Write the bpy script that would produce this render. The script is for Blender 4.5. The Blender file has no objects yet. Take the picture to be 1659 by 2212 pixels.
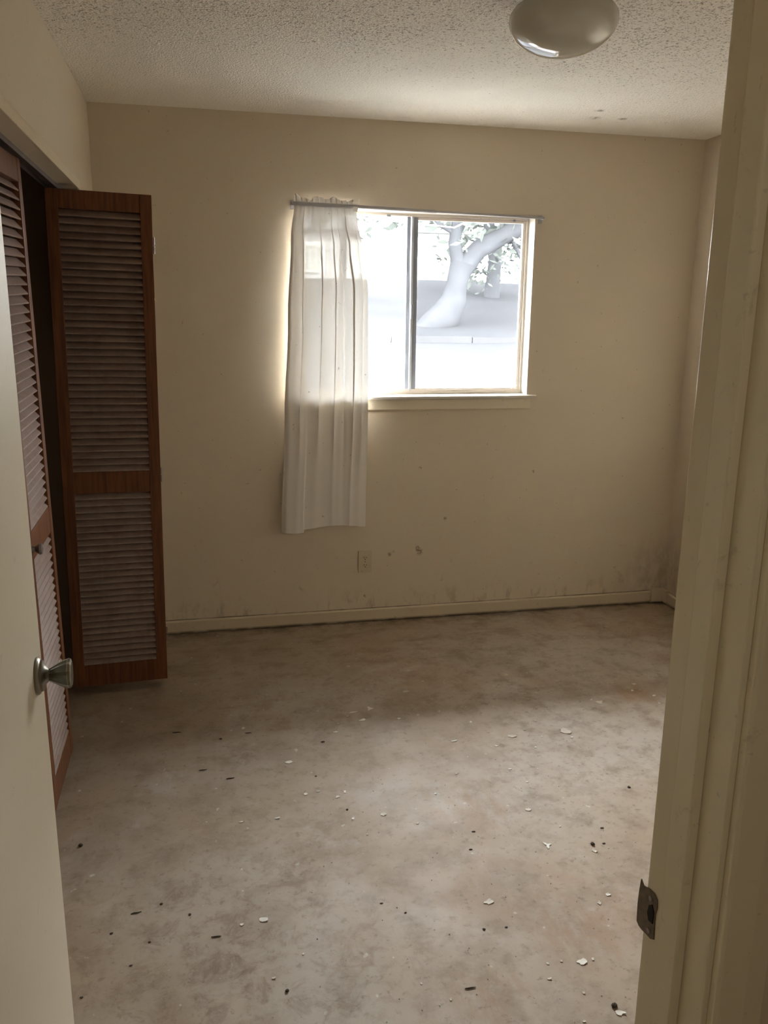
import bpy, bmesh, math, random
from mathutils import Vector, Matrix, noise as mnoise
random.seed(7)
R = math.radians
C = bpy.context.scene.collection
SC = bpy.context.scene

# ------------------------------------------------------------------ camera
cam = bpy.data.cameras.new('camera')
cam.sensor_fit = 'VERTICAL'
cam.sensor_height = 36.0
cam.lens = 1779.2 / 2212 * 36.0
cam.clip_start = 0.02
co = bpy.data.objects.new('camera', cam)
C.objects.link(co)
co.matrix_world = Matrix((
    (0.97764232, 0.03781518, -0.20684660, 0.0),
    (-0.20998811, 0.22692895, -0.95100381, 0.0),
    (0.01097711, 0.97317689, 0.22979608, 1.5559),
    (0, 0, 0, 1)))
SC.camera = co

# ------------------------------------------------------------------ light
SKY, HALL_FILL = 168.0, 7.0
w = bpy.data.worlds.new('world')
SC.world = w
w.use_nodes = True
bg = w.node_tree.nodes['Background']
bg.inputs[0].default_value = (0.94, 0.97, 1.0, 1)
bg.inputs[1].default_value = SKY

pl = bpy.data.lights.new('window_portal', 'AREA')      # sampling portal for the sky through the window
pl.shape = 'RECTANGLE'
pl.size, pl.size_y = 1.14, 0.86
pl.cycles.is_portal = True
po = bpy.data.objects.new('window_portal', pl)
C.objects.link(po)
po.location = (1.045, 4.16, 1.615)
po.rotation_euler = (R(-90), 0, 0)

SC.view_settings.view_transform = 'Standard'
SC.view_settings.look = 'None'
SC.view_settings.gamma = 1.0
SC.view_settings.use_curve_mapping = False
SC.view_settings.exposure = 0.0
try:
    SC.cycles.max_bounces = 14
    SC.cycles.diffuse_bounces = 9
    SC.cycles.transparent_max_bounces = 16
    SC.cycles.sample_clamp_indirect = 0.0
    SC.cycles.use_denoising = True
except Exception:
    pass

# ------------------------------------------------------------------ node helpers
class NT:
    def __init__(s, name):
        s.m = bpy.data.materials.new(name)
        s.m.use_nodes = True
        s.t = s.m.node_tree
        s.n = s.t.nodes
        s.n.clear()
        s.out = s.n.new('ShaderNodeOutputMaterial')
        s.pos = s.n.new('ShaderNodeNewGeometry').outputs['Position']

    def link(s, a, b):
        s.t.links.new(a, b)

    def put(s, sock, v):
        if isinstance(v, (int, float)):
            sock.default_value = v
        elif isinstance(v, (tuple, list)):
            if len(v) == 3 and sock.type == 'RGBA':
                v = (*v, 1)
            sock.default_value = v
        else:
            s.link(v, sock)

    def objco(s):
        return s.n.new('ShaderNodeTexCoord').outputs['Object']

    def noise(s, scale, detail=3, rough=.55, vec=None, stretch=None, dist=0):
        v = s.pos if vec is None else vec
        if stretch:
            mp = s.n.new('ShaderNodeMapping')
            s.link(v, mp.inputs[0])
            mp.inputs['Scale'].default_value = stretch
            v = mp.outputs[0]
        nd = s.n.new('ShaderNodeTexNoise')
        s.link(v, nd.inputs['Vector'])
        nd.inputs['Scale'].default_value = scale
        nd.inputs['Detail'].default_value = detail
        nd.inputs['Roughness'].default_value = rough
        nd.inputs['Distortion'].default_value = dist
        return nd.outputs['Fac']

    def ramp(s, fac, a, b, lo=0.0, hi=1.0):
        r = s.n.new('ShaderNodeMapRange')
        r.interpolation_type = 'SMOOTHSTEP'
        s.put(r.inputs[0], fac)
        r.inputs[1].default_value = a
        r.inputs[2].default_value = b
        r.inputs[3].default_value = lo
        r.inputs[4].default_value = hi
        return r.outputs[0]

    def math(s, op, a, b=0.0):
        m = s.n.new('ShaderNodeMath')
        m.operation = op
        s.put(m.inputs[0], a)
        s.put(m.inputs[1], b)
        return m.outputs[0]

    def axis(s, i):
        x = s.n.new('ShaderNodeSeparateXYZ')
        s.link(s.pos, x.inputs[0])
        return x.outputs[i]

    def near(s, p, r0, r1):
        """1 inside r0 of the world point p, 0 beyond r1"""
        d = s.n.new('ShaderNodeVectorMath')
        d.operation = 'DISTANCE'
        s.link(s.pos, d.inputs[0])
        d.inputs[1].default_value = p
        return s.ramp(d.outputs['Value'], r0, r1, 1, 0)

    def mix(s, f, a, b):
        m = s.n.new('ShaderNodeMix')
        m.data_type = 'RGBA'
        s.put(m.inputs[0], f)
        s.put(m.inputs[6], a)
        s.put(m.inputs[7], b)
        return m.outputs[2]

    def bump(s, h, strength, dist=.002):
        b = s.n.new('ShaderNodeBump')
        s.link(h, b.inputs['Height'])
        b.inputs['Strength'].default_value = strength
        b.inputs['Distance'].default_value = dist
        return b.outputs[0]

    def bsdf(s, col, rough=.6, metal=0, spec=.5, normal=None, coat=0, coat_r=.1, out=True):
        p = s.n.new('ShaderNodeBsdfPrincipled')
        s.put(p.inputs['Base Color'], col)
        s.put(p.inputs['Roughness'], rough)
        p.inputs['Metallic'].default_value = metal
        p.inputs['Specular IOR Level'].default_value = spec
        p.inputs['Coat Weight'].default_value = coat
        p.inputs['Coat Roughness'].default_value = coat_r
        if normal is not None:
            s.link(normal, p.inputs['Normal'])
        if out:
            s.link(p.outputs[0], s.out.inputs[0])
        return p.outputs[0]

    def mixsh(s, f, a, b, out=True):
        m = s.n.new('ShaderNodeMixShader')
        s.put(m.inputs[0], f)
        s.link(a, m.inputs[1])
        s.link(b, m.inputs[2])
        if out:
            s.link(m.outputs[0], s.out.inputs[0])
        return m.outputs[0]

    def sh(s, kind, col):
        b = s.n.new('ShaderNodeBsdf' + kind)
        s.put(b.inputs[0], col)
        return b.outputs[0]


def simple(name, col, rough=.6, var=.12, scale=6, metal=0, spec=.5, bump=0, bscale=80, coat=0):
    k = NT(name)
    n = k.noise(scale)
    dark = tuple(c * (1 - var) for c in col)
    light = tuple(min(1, c * (1 + var)) for c in col)
    nm = k.bump(k.noise(bscale, 4), bump) if bump else None
    k.bsdf(k.mix(n, dark, light), rough, metal, spec, nm, coat)
    return k.m


M = {}
PAINT = (0.665, 0.585, 0.47)
PAINT_D = (0.60, 0.515, 0.395)
DIRT = (0.15, 0.095, 0.045)


def m_wall():
    k = NT('cream_wall_paint')
    col = k.mix(k.noise(1.3, 4), PAINT_D, PAINT)
    z = k.axis(2)
    low = k.ramp(z, .08, .75, 1, 0)
    # scuffs and grime that gather low on the wall
    sc = k.ramp(k.noise(13, 6, .7, dist=.6), .60, .72)
    col = k.mix(k.math('MULTIPLY', k.math('MULTIPLY', sc, low), .32), col, DIRT)
    veryl = k.ramp(z, .05, .22, 1, 0)
    st = k.ramp(k.noise(22, 5, .65, stretch=(1, 1, .45)), .50, .68)
    col = k.mix(k.math('MULTIPLY', k.math('MULTIPLY', st, veryl), .42), col, DIRT)
    # dirt specks anywhere
    sp = k.ramp(k.noise(48, 2, .5), .735, .77)
    col = k.mix(k.math('MULTIPLY', sp, .35), col, DIRT)
    # grimy far right corner, and the named spots right of the outlet
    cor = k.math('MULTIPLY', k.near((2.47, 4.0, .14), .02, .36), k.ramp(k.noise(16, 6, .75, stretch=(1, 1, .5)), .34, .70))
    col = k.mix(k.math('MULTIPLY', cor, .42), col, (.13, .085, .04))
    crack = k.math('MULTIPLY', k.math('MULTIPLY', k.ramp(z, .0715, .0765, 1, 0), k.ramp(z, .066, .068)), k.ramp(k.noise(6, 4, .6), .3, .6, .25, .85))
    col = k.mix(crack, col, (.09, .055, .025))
    for p, r in (((.905, 4.01, .36), .016), ((.926, 4.01, .372), .010), ((1.065, 4.01, .365), .026), ((1.055, 4.01, .385), .02),
                 ((1.675, 4.01, .775), .012), ((1.06, 4.01, .81), .012), ((1.20, 4.01, .54), .013), ((.775, 4.01, .14), .012)):
        f = k.math('MULTIPLY', k.near(p, r * .3, r), k.ramp(k.noise(90, 3), .38, .55))
        col = k.mix(k.math('MULTIPLY', f, .7), col, DIRT)
    nm = k.bump(k.noise(55, 4, .6), .10, .004)
    k.bsdf(col, .62, 0, .35, nm)
    return k.m


def m_floor():
    k = NT('bare_stained_concrete')
    a = k.noise(.9, 5, .6)
    b = k.noise(2.6, 6, .65, dist=.5)
    c = k.noise(9, 6, .7)
    grey, warm, pale = (.43, .375, .325), (.385, .295, .22), (.51, .465, .43)
    col = k.mix(k.ramp(a, .38, .62), warm, grey)
    col = k.mix(k.ramp(b, .52, .72, 0, .75), col, pale)
    rust = k.ramp(k.noise(1.7, 5, .6, dist=.8), .58, .72, 0, .55)
    col = k.mix(rust, col, (.33, .205, .13))
    col = k.mix(k.ramp(c, .46, .70, 0, .6), col, (.20, .145, .095))
    m2 = k.ramp(k.noise(4.2, 6, .7, dist=.3), .46, .66, 0, .4)
    col = k.mix(m2, col, (.24, .175, .125))
    fine = k.ramp(k.noise(38, 4, .7), .55, .70, 0, .48)
    col = k.mix(fine, col, (.12, .085, .055))
    # browner towards the window wall, in streaks, and towards the left
    y = k.axis(1)
    back = k.ramp(y, 3.05, 3.95)
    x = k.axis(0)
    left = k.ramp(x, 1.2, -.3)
    col = k.mix(k.math('MULTIPLY', back, .30), col, (.34, .255, .15))
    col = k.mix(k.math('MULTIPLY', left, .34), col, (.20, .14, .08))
    g = k.ramp(k.noise(5.5, 6, .68, stretch=(.6, 1.6, 1)), .50, .66)
    col = k.mix(k.math('MULTIPLY', k.math('MULTIPLY', g, back), .45), col, (.14, .095, .05))
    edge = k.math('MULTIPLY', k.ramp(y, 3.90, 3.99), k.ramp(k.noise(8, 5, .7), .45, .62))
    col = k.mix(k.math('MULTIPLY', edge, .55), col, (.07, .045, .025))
    # small old paint drips, flat on the slab
    dr = k.ramp(k.noise(31, 2, .4), .735, .76)
    col = k.mix(k.math('MULTIPLY', dr, .5), col, (.62, .58, .52))
    for p, r in (((.085, 2.75, 0), .10), ((.20, 2.08, 0), .10), ((.0, 1.78, 0), .10), ((.215, 1.95, 0), .06)):
        f = k.math('MULTIPLY', k.near(p, r * .2, r), k.ramp(k.noise(26, 5, .7), .45, .6))
        col = k.mix(k.math('MULTIPLY', f, .38), col, (.12, .075, .045))
    lf = k.math('MULTIPLY', k.near((.0, 1.72, 0), .1, .85), k.ramp(k.noise(13, 6, .75, dist=.6), .48, .66))
    col = k.mix(k.math('MULTIPLY', lf, .5), col, (.15, .09, .055))
    for p, r in (((.905, 1.72, 0), .22), ((.80, 2.28, 0), .20), ((1.75, 2.95, 0), .14), ((.62, 1.55, 0), .16)):      # rust coloured blots
        f = k.math('MULTIPLY', k.near(p, r * .2, r), k.ramp(k.noise(9, 5, .7, stretch=(1.6, .7, 1)), .40, .62))
        col = k.mix(k.math('MULTIPLY', f, .55), col, (.30, .175, .10))
    nm = k.bump(k.noise(30, 6, .7), .22, .003)
    k.bsdf(col, k.ramp(b, .3, .7, .56, .74), 0, .32, nm)
    return k.m


def m_ceiling():
    k = NT('popcorn_ceiling')
    col = k.mix(k.noise(1.1, 3), (.82, .77, .69), (.89, .845, .765))
    v = k.n.new('ShaderNodeTexVoronoi')
    k.link(k.pos, v.inputs['Vector'])
    v.inputs['Scale'].default_value = 150
    h = k.math('ADD', k.math('MULTIPLY', k.math('SUBTRACT', 1.0, v.outputs['Distance']), .6), k.noise(105, 4, .6))
    dens = k.math('ADD', k.math('MULTIPLY', k.noise(2.2, 3), .13), k.ramp(k.axis(1), 2.6, 3.7, .0, -.12))
    spk = k.math('ADD', k.noise(104, 3, .65, dist=.9), dens)
    f = k.ramp(spk, .605, .66)
    col = k.mix(k.math('MULTIPLY', f, .70), col, (.17, .13, .09))
    for p, r in (((1.762, 3.729, 2.44), .034), ((1.89, 3.713, 2.44), .030), ((1.72, 3.60, 2.44), .03)):
        g = k.math('MULTIPLY', k.near(p, r * .3, r), k.ramp(k.noise(70, 3), .35, .6))
        col = k.mix(k.math('MULTIPLY', g, .75), col, (.2, .16, .11))
    k.bsdf(col, .85, 0, .2, k.bump(h, .8, .006))
    return k.m


def m_trim(name, col, rough=.38, dirt=.35, foot=False):
    k = NT(name)
    c = k.mix(k.noise(2.5, 4), tuple(a * .9 for a in col), col)
    s = k.ramp(k.noise(24, 6, .72, dist=.4), .60, .74)
    c = k.mix(k.math('MULTIPLY', s, dirt), c, (.16, .11, .055))
    if foot:      # dark uneven line where the board meets the slab
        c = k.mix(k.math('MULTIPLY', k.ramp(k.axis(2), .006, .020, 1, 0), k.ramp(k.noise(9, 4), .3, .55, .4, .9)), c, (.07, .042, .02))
    sp = k.ramp(k.noise(85, 2), .70, .74)
    c = k.mix(k.math('MULTIPLY', sp, .45 if dirt > .28 else .16), c, (.10, .07, .035))
    k.bsdf(c, rough, 0, .5, k.bump(k.noise(14, 3, stretch=(1, 1, .15)), .08, .004), .15, .2)
    return k.m


def m_wood(name, a, b, rough=.42, dust=0):
    k = NT(name)
    oc = k.objco()
    g = k.noise(7, 5, .6, vec=oc, stretch=(9, 9, .55), dist=.6)
    c = k.mix(k.ramp(g, .3, .7), a, b)
    if dust:
        c = k.mix(k.math('MULTIPLY', k.ramp(k.noise(18, 4), .3, .6, .6, 1), dust), c, (.41, .345, .31))
    k.bsdf(c, rough, 0, .5 if dust else .22, k.bump(g, .12, .002))
    return k.m


def m_curtain():
    k = NT('sheer_white_cotton')
    uvn = k.n.new('ShaderNodeTexNoise')
    k.link(k.pos, uvn.inputs['Vector'])
    uvn.inputs['Scale'].default_value = 3
    c = k.mix(uvn.outputs['Fac'], (.72, .675, .61), (.79, .765, .735))
    c = k.mix(k.ramp(k.noise(40, 2), .71, .75, 0, .5), c, (.25, .18, .12))
    d = k.sh('Diffuse', c)
    t = k.sh('Translucent', c)
    m1 = k.mixsh(.030, d, t, False)
    tr = k.sh('Transparent', (.93, .95, .97))
    k.mixsh(.03, m1, tr)
    return k.m


def m_glass():
    k = NT('clear_window_glass')
    fr = k.n.new('ShaderNodeFresnel')
    fr.inputs[0].default_value = 1.45
    g = k.n.new('ShaderNodeBsdfGlossy')
    g.inputs['Roughness'].default_value = .02
    front = k.math('SUBTRACT', 1.0, k.n.new('ShaderNodeNewGeometry').outputs['Backfacing'])
    k.mixsh(k.math('MULTIPLY', fr.outputs[0], front), k.sh('Transparent', (.97, .985, .98)), g.outputs[0])
    return k.m


def m_screen():
    """fine insect mesh with dust: lets about half the light through and scatters some of the rest"""
    k = NT('dusty_insect_mesh')
    n = k.noise(4, 4)
    d = k.sh('Diffuse', (.05, .05, .055))
    t = k.sh('Translucent', k.mix(n, (.0070, .0072, .0076), (.0082, .0084, .0089)))
    a = k.n.new('ShaderNodeAddShader')
    k.link(d, a.inputs[0])
    k.link(t, a.inputs[1])
    k.mixsh(.71, a.outputs[0], k.sh('Transparent', (1, 1, 1)))
    return k.m


M['wall'] = m_wall()
M['floor'] = m_floor()
M['closet'] = simple('shade_darkened_closet_wall', (.22, .165, .105), .8, .15, 3)  # wall colour darkened to stand in for shade inside the closet
M['ceiling'] = m_ceiling()
M['trim'] = m_trim('cream_gloss_trim', (.72, .63, .48), .34, .4)
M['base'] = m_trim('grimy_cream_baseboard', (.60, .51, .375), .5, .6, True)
M['door'] = m_trim('cream_gloss_door', (.80, .735, .60), .32, .25)
M['jamb'] = m_trim('cream_gloss_jamb', (.82, .745, .565), .22, .25)
M['wood'] = m_wood('reddish_brown_stain', (.095, .037, .018), (.18, .070, .029))
M['slat'] = m_wood('dusty_brown_slat', (.13, .06, .036), (.19, .095, .06), .34, .44)
M['alu'] = simple('dull_blue_grey_aluminium', (.22, .23, .26), .5, .15, 9, .1)
M['stile'] = simple('weathered_grey_aluminium_edge', (.36, .37, .39), .5, .12, 9)
M['vinyl'] = m_trim('dirty_white_window_frame', (.60, .53, .46), .45, .35)
M['sillw'] = m_trim('white_gloss_sill', (.60, .56, .49), .3, .2)
M['glass'] = m_glass()
M['screen'] = m_screen()
M['curtain'] = m_curtain()
M['rod'] = simple('white_enamel_rod', (.42, .41, .42), .35, .08)
M['paper'] = simple('stiff_white_cloth_flap', (.90, .86, .80), .8, .06, 20)
M['lamp_glass'] = simple('white_opal_glass', (.52, .51, .44), .04, .04, 5, 0, .6, 0, 80, .6)
M['steel'] = simple('worn_grey_steel', (.27, .25, .25), .38, .3, 30, .85, .5, .1, 120)
M['knobmetal'] = simple('aged_pewter', (.20, .18, .14), .34, .35, 60, .8, .5, .15, 150)
M['knobglass'] = simple('smoky_olive_glass', (.065, .062, .04), .13, .3, 40, .25, .8)
M['strike'] = simple('corroded_strike_plate', (.19, .15, .11), .6, .6, 120, .35, .4, .5, 200)
M['dark'] = simple('dark_hole', (.012, .010, .008), .8)
M['outlet'] = m_trim('painted_over_outlet', (.60, .51, .37), .5, .5)
M['chip'] = simple('white_paint_flake', (.72, .68, .62), .6, .12, 60)
M['chip2'] = simple('cream_paint_flake', (.56, .50, .42), .65, .12, 60)
M['twig'] = simple('dark_twig_bark', (.045, .03, .018), .8, .3, 60)
M['crumb'] = simple('brown_dirt_crumb', (.06, .042, .028), .9, .3, 80)
M['bounce_slab'] = simple('bounce_slab_grey', (.085, .083, .081), .8, .1, 2)
M['earth'] = simple('dark_leaf_litter_yard', (.0195, .0195, .021), .95, .25, 1.2, 0, 0, .5, 9)
M['bark'] = simple('dark_tree_bark', (.024, .024, .026), .95, .3, 5, 0, 0, .6, 14)
M['leaf'] = simple('dull_green_leaf', (.045, .049, .044), .95, .3, 3, 0, 0)
M['plank'] = simple('weathered_fence_plank', (.021, .0205, .0215), .95, .2, 4, 0, 0)
M['siding'] = simple('pale_house_siding', (.30, .29, .28), .8, .08, 2)
M['roofm'] = simple('grey_roof_shingle', (.10, .095, .095), .85, .2, 5)
M['wire'] = simple('pale_cable', (.15, .15, .15), .6)

# ------------------------------------------------------------------ geometry helpers
class MB:
    def __init__(s):
        s.v, s.f = [], []

    def add(s, vs, fs):
        b = len(s.v)
        s.v += [tuple(v) for v in vs]
        s.f += [tuple(i + b for i in f) for f in fs]
        return s

    def box(s, x0, x1, y0, y1, z0, z1):
        return s.add([(x0, y0, z0), (x1, y0, z0), (x1, y1, z0), (x0, y1, z0), (x0, y0, z1), (x1, y0, z1), (x1, y1, z1), (x0, y1, z1)],
                     [(0, 3, 2, 1), (4, 5, 6, 7), (0, 1, 5, 4), (1, 2, 6, 5), (2, 3, 7, 6), (3, 0, 4, 7)])

    def prism(s, poly, axis, a, b):
        """extrude a 2-D polygon along an axis from a to b"""
        def p(q, t):
            return (t, q[0], q[1]) if axis == 0 else ((q[0], t, q[1]) if axis == 1 else (q[0], q[1], t))
        n = len(poly)
        return s.add([p(q, a) for q in poly] + [p(q, b) for q in poly],
                     [tuple(range(n))[::-1], tuple(range(n, 2 * n))] + [(i, (i + 1) % n, n + (i + 1) % n, n + i) for i in range(n)])

    def tube(s, pts, rad, seg=10, cap=True):
        pts = [Vector(p) for p in pts]
        rs = rad if isinstance(rad, (list, tuple)) else [rad] * len(pts)
        rings = []
        for i, p in enumerate(pts):
            d = (pts[min(i + 1, len(pts) - 1)] - pts[max(i - 1, 0)]).normalized()
            if i == 0:
                u = d.cross(Vector((0, 0, 1)) if abs(d.z) < .95 else Vector((1, 0, 0))).normalized()
            else:
                u = (u - d * u.dot(d)).normalized()
            v = d.cross(u)
            rings.append([p + (u * math.cos(2 * math.pi * k / seg) + v * math.sin(2 * math.pi * k / seg)) * rs[i] for k in range(seg)])
        vs = [q for r in rings for q in r]
        fs = [(i * seg + k, i * seg + (k + 1) % seg, (i + 1) * seg + (k + 1) % seg, (i + 1) * seg + k)
              for i in range(len(pts) - 1) for k in range(seg)]
        if cap:
            fs += [tuple(range(seg))[::-1], tuple(range((len(pts) - 1) * seg, len(pts) * seg))]
        return s.add(vs, fs)

    def lathe(s, prof, seg=32, c=(0, 0, 0), flute=None):
        """profile of (radius, height) about local Z; flute(i) scales the radius around the circle"""
        vs, fs = [], []
        for (r, h) in prof:
            for k in range(seg):
                a = 2 * math.pi * k / seg
                rr = r * (flute(k) if flute and r > 0 else 1)
                vs.append((c[0] + rr * math.cos(a), c[1] + rr * math.sin(a), c[2] + h))
        for i in range(len(prof) - 1):
            for k in range(seg):
                fs.append((i * seg + k, i * seg + (k + 1) % seg, (i + 1) * seg + (k + 1) % seg, (i + 1) * seg + k))
        fs.append(tuple(range(seg))[::-1])
        fs.append(tuple(range((len(prof) - 1) * seg, len(prof) * seg)))
        return s.add(vs, fs)

    def xf(s, mat):
        s.v = [tuple(mat @ Vector(v)) for v in s.v]
        return s


def obj(name, mb, mat, parent=None, smooth=False, bevel=0, at=None, seg=2):
    """link one mesh; `at` is the origin (verts are given in the parent's space)"""
    me = bpy.data.meshes.new(name)
    vs = mb.v
    if at:
        vs = [(v[0] - at[0], v[1] - at[1], v[2] - at[2]) for v in vs]
    me.from_pydata(vs, [], mb.f)
    me.update()
    bm = bmesh.new()
    bm.from_mesh(me)
    bmesh.ops.recalc_face_normals(bm, faces=bm.faces)
    if bevel:
        bmesh.ops.bevel(bm, geom=list(bm.edges), offset=bevel, segments=seg, affect='EDGES', profile=.5, clamp_overlap=True)
    bm.to_mesh(me)
    bm.free()
    if smooth:
        for p in me.polygons:
            p.use_smooth = True
        me.set_sharp_from_angle(angle=R(40))
    me.materials.append(mat if not isinstance(mat, str) else M[mat])
    o = bpy.data.objects.new(name, me)
    C.objects.link(o)
    if at:
        o.location = at
    if parent:
        o.parent = parent
    return o


def tag(o, label, cat=None, group=None, kind=None):
    o['label'] = label
    if cat:
        o['category'] = cat
    if group:
        o['group'] = group
    if kind:
        o['kind'] = kind
    return o


def thing(name, label, cat, loc=(0, 0, 0), rot=(0, 0, 0), group=None, kind=None):
    o = bpy.data.objects.new(name, None)
    o.empty_display_size = .1
    C.objects.link(o)
    o.location = loc
    o.rotation_euler = rot
    return tag(o, label, cat, group, kind)


def struct(name, mb, mat, label, cat, bevel=0, smooth=False):
    return tag(obj(name, mb, mat, None, smooth, bevel), label, cat, None, 'structure')

# ================================================================== large structure
XL, XR, D, CH = -0.448, 2.501, 4.012, 2.44
NY0, NY1 = 0.624, 0.743                      # the wall with the doorway
WX0, WX1, WZ0, WZ1 = 0.47, 1.618, 1.178, 2.05
OY0, OY1, OZ = 2.085, 3.53, 2.022            # closet opening in the left wall

struct('floor', MB().box(-1.3, 2.62, -1.5, 4.17, -.12, 0), 'floor',
       'bare stained grey brown concrete floor strewn with paint flakes', 'floor')
struct('ceiling', MB().box(-1.3, 2.62, -1.5, 4.17, CH, CH + .12), 'ceiling',
       'popcorn textured ceiling dotted with dark specks', 'ceiling')
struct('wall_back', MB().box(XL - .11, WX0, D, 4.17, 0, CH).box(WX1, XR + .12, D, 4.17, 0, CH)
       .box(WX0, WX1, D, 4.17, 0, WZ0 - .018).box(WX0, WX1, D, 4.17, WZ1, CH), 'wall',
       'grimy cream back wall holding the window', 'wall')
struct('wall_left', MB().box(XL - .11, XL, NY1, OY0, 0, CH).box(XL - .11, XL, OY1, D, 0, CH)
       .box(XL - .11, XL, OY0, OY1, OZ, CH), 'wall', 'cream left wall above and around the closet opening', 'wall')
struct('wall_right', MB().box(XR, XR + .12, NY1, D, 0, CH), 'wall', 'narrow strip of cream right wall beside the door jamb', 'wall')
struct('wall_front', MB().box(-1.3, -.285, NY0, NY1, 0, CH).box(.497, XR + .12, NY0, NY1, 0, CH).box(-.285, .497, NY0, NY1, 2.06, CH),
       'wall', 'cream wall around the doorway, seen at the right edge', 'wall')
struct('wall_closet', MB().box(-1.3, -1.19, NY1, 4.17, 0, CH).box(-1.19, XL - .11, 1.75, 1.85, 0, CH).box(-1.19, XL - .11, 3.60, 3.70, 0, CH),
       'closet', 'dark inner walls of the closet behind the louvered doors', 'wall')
struct('wall_hall', MB().box(-1.3, -1.2, -1.5, NY0, 0, CH).box(1.5, 1.6, -1.5, NY0, 0, CH).box(-1.2, 1.5, -1.5, -1.4, 0, CH),
       'wall', 'cream walls of the hallway in front of the doorway', 'wall')
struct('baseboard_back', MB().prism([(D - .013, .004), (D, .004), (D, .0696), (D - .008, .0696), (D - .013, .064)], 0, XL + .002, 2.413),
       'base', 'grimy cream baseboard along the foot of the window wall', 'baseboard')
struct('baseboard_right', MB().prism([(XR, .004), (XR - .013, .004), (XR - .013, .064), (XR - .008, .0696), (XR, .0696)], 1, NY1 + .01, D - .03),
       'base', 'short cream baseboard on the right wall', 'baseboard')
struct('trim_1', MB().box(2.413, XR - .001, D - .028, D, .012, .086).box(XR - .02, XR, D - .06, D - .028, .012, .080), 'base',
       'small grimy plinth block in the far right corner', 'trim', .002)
struct('trim_2', MB().box(XL, XL + .006, OY0 - .04, OY1 + .03, OZ, OZ + .036), 'trim',
       'thin cream edge strip over the closet opening', 'trim', .0015)

# door frame on the right of the doorway: jamb board, stop, casing
tj = thing('trim_3', 'cream glossy door jamb on the right edge, with stop and worn strike plate', 'door frame', (.478, NY1, 0), kind='structure')
def rel(mb, o):
    return mb.xf(Matrix.Translation(-Vector(o)))
JO = (.478, NY1, 0)
obj('jamb_board', rel(MB().box(.478, .497, NY0, NY1, 0, 2.06), JO), 'jamb', tj, bevel=.0018)
obj('door_stop', rel(MB().prism([(.478, .662), (.478, .697), (.469, .697), (.467, .695), (.467, .664), (.469, .662)], 2, 0, 2.03), JO), 'jamb', tj, bevel=.001)
obj('casing', rel(MB().prism([(.484, NY0), (.484, .6145), (.487, .611), (.515, .609), (.541, .6135), (.541, NY0)], 2, 0, 2.10), JO), 'jamb', tj, bevel=.0012)
obj('casing', rel(MB().prism([(.484, NY1), (.541, NY1), (.541, NY1 + .010), (.49, NY1 + .013), (.484, NY1 + .009)], 2, 0, 2.10), JO), 'jamb', tj, bevel=.0012)
# bent and painted strike plate with its latch hole and curled lip
ol = [(.0098, .9227), (.0048, .9178), (-.0061, .9212), (-.017, .9229), (-.0236, .9195), (-.0248, .910), (-.0222, .900), (-.0226, .885), (-.0241, .868),
      (-.0176, .8637), (-.0105, .8628), (.0008, .8609), (.0063, .8615), (.0112, .8651), (.0116, .8739), (.0122, .8887), (.0116, .9049)]
def plate_x(y):                                                     # flat on the jamb, lip bent back past its edge
    return -.0013 if y < -.004 else -.0013 - .10 * (y + .004)
ctr = (-.006, .892)
vs = [(plate_x(y), y, z) for y, z in ol] + [(plate_x(y) + .0012, y, z) for y, z in ol] + [(plate_x(ctr[0]) - .0006, *ctr), (plate_x(ctr[0]) + .0012, *ctr)]
n = len(ol)
sp = MB().add(vs, [(i, (i + 1) % n, 2 * n) for i in range(n)] + [(n + (i + 1) % n, n + i, 2 * n + 1) for i in range(n)]
              + [(i, n + i, n + (i + 1) % n, (i + 1) % n) for i in range(n)])
spo = obj('strike_plate', sp, 'strike', tj)
spo['label'] = 'corroded dark metal strike plate'
obj('latch_hole', MB().prism([(-.0205, .886), (-.012, .884), (-.008, .892), (-.010, .903), (-.016, .908), (-.0208, .902)], 0, -.0024, -.0015), 'dark', spo)
for zz in (.872, .913):
    obj('screw', MB().lathe([(0, 0), (.0036, 0), (.003, .0012), (0, .0014)], 10).xf(Matrix.Translation((-.0018, -.012 if zz > .89 else -.014, zz)) @ Matrix.Rotation(R(-90), 4, 'Y')), 'steel', spo)

tl = thing('trim_4', 'cream door jamb on the hinge side of the doorway', 'door frame', (-.266, NY1, 0), kind='structure')
obj('jamb_board', MB().box(-.019, 0, NY0 - NY1, 0, 0, 2.06), 'jamb', tl, bevel=.0018)
obj('door_stop', MB().box(0, .011, -.081, -.046, 0, 2.03), 'jamb', tl, bevel=.001)
obj('head_jamb', MB().box(.001, .743, NY0 - NY1, 0, 2.04, 2.06), 'jamb', tl, bevel=.001)

# ------------------------------------------------------------------ window
wn = thing('window_1', 'white framed sliding window, left half bare and bright, right half behind a dusty screen', 'window', (1.044, 4.10, WZ0), kind='structure')
WO = (1.044, 4.10, WZ0)
b = .017
fr = MB().box(WX0, WX1, 4.085, 4.150, WZ0, WZ0 + b).box(WX0, WX1, 4.085, 4.150, WZ1 - b, WZ1)
fr.box(WX0, WX0 + b, 4.085, 4.150, WZ0 + b, WZ1 - b).box(WX1 - b, WX1, 4.085, 4.150, WZ0 + b, WZ1 - b)
obj('window_frame', rel(fr, WO), 'vinyl', wn, bevel=.0015)
obj('window_track', rel(MB().box(WX0 + b, WX1 - b, 4.087, 4.090, WZ0 + b, WZ0 + b + .009).box(WX0 + b, WX1 - b, 4.113, 4.116, WZ0 + b, WZ0 + b + .007), WO), 'vinyl', wn)
obj('meeting_stile', rel(MB().box(.992, 1.010, 4.104, 4.140, WZ0 + b, WZ1 - b), WO), 'alu', wn, bevel=.001)
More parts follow.
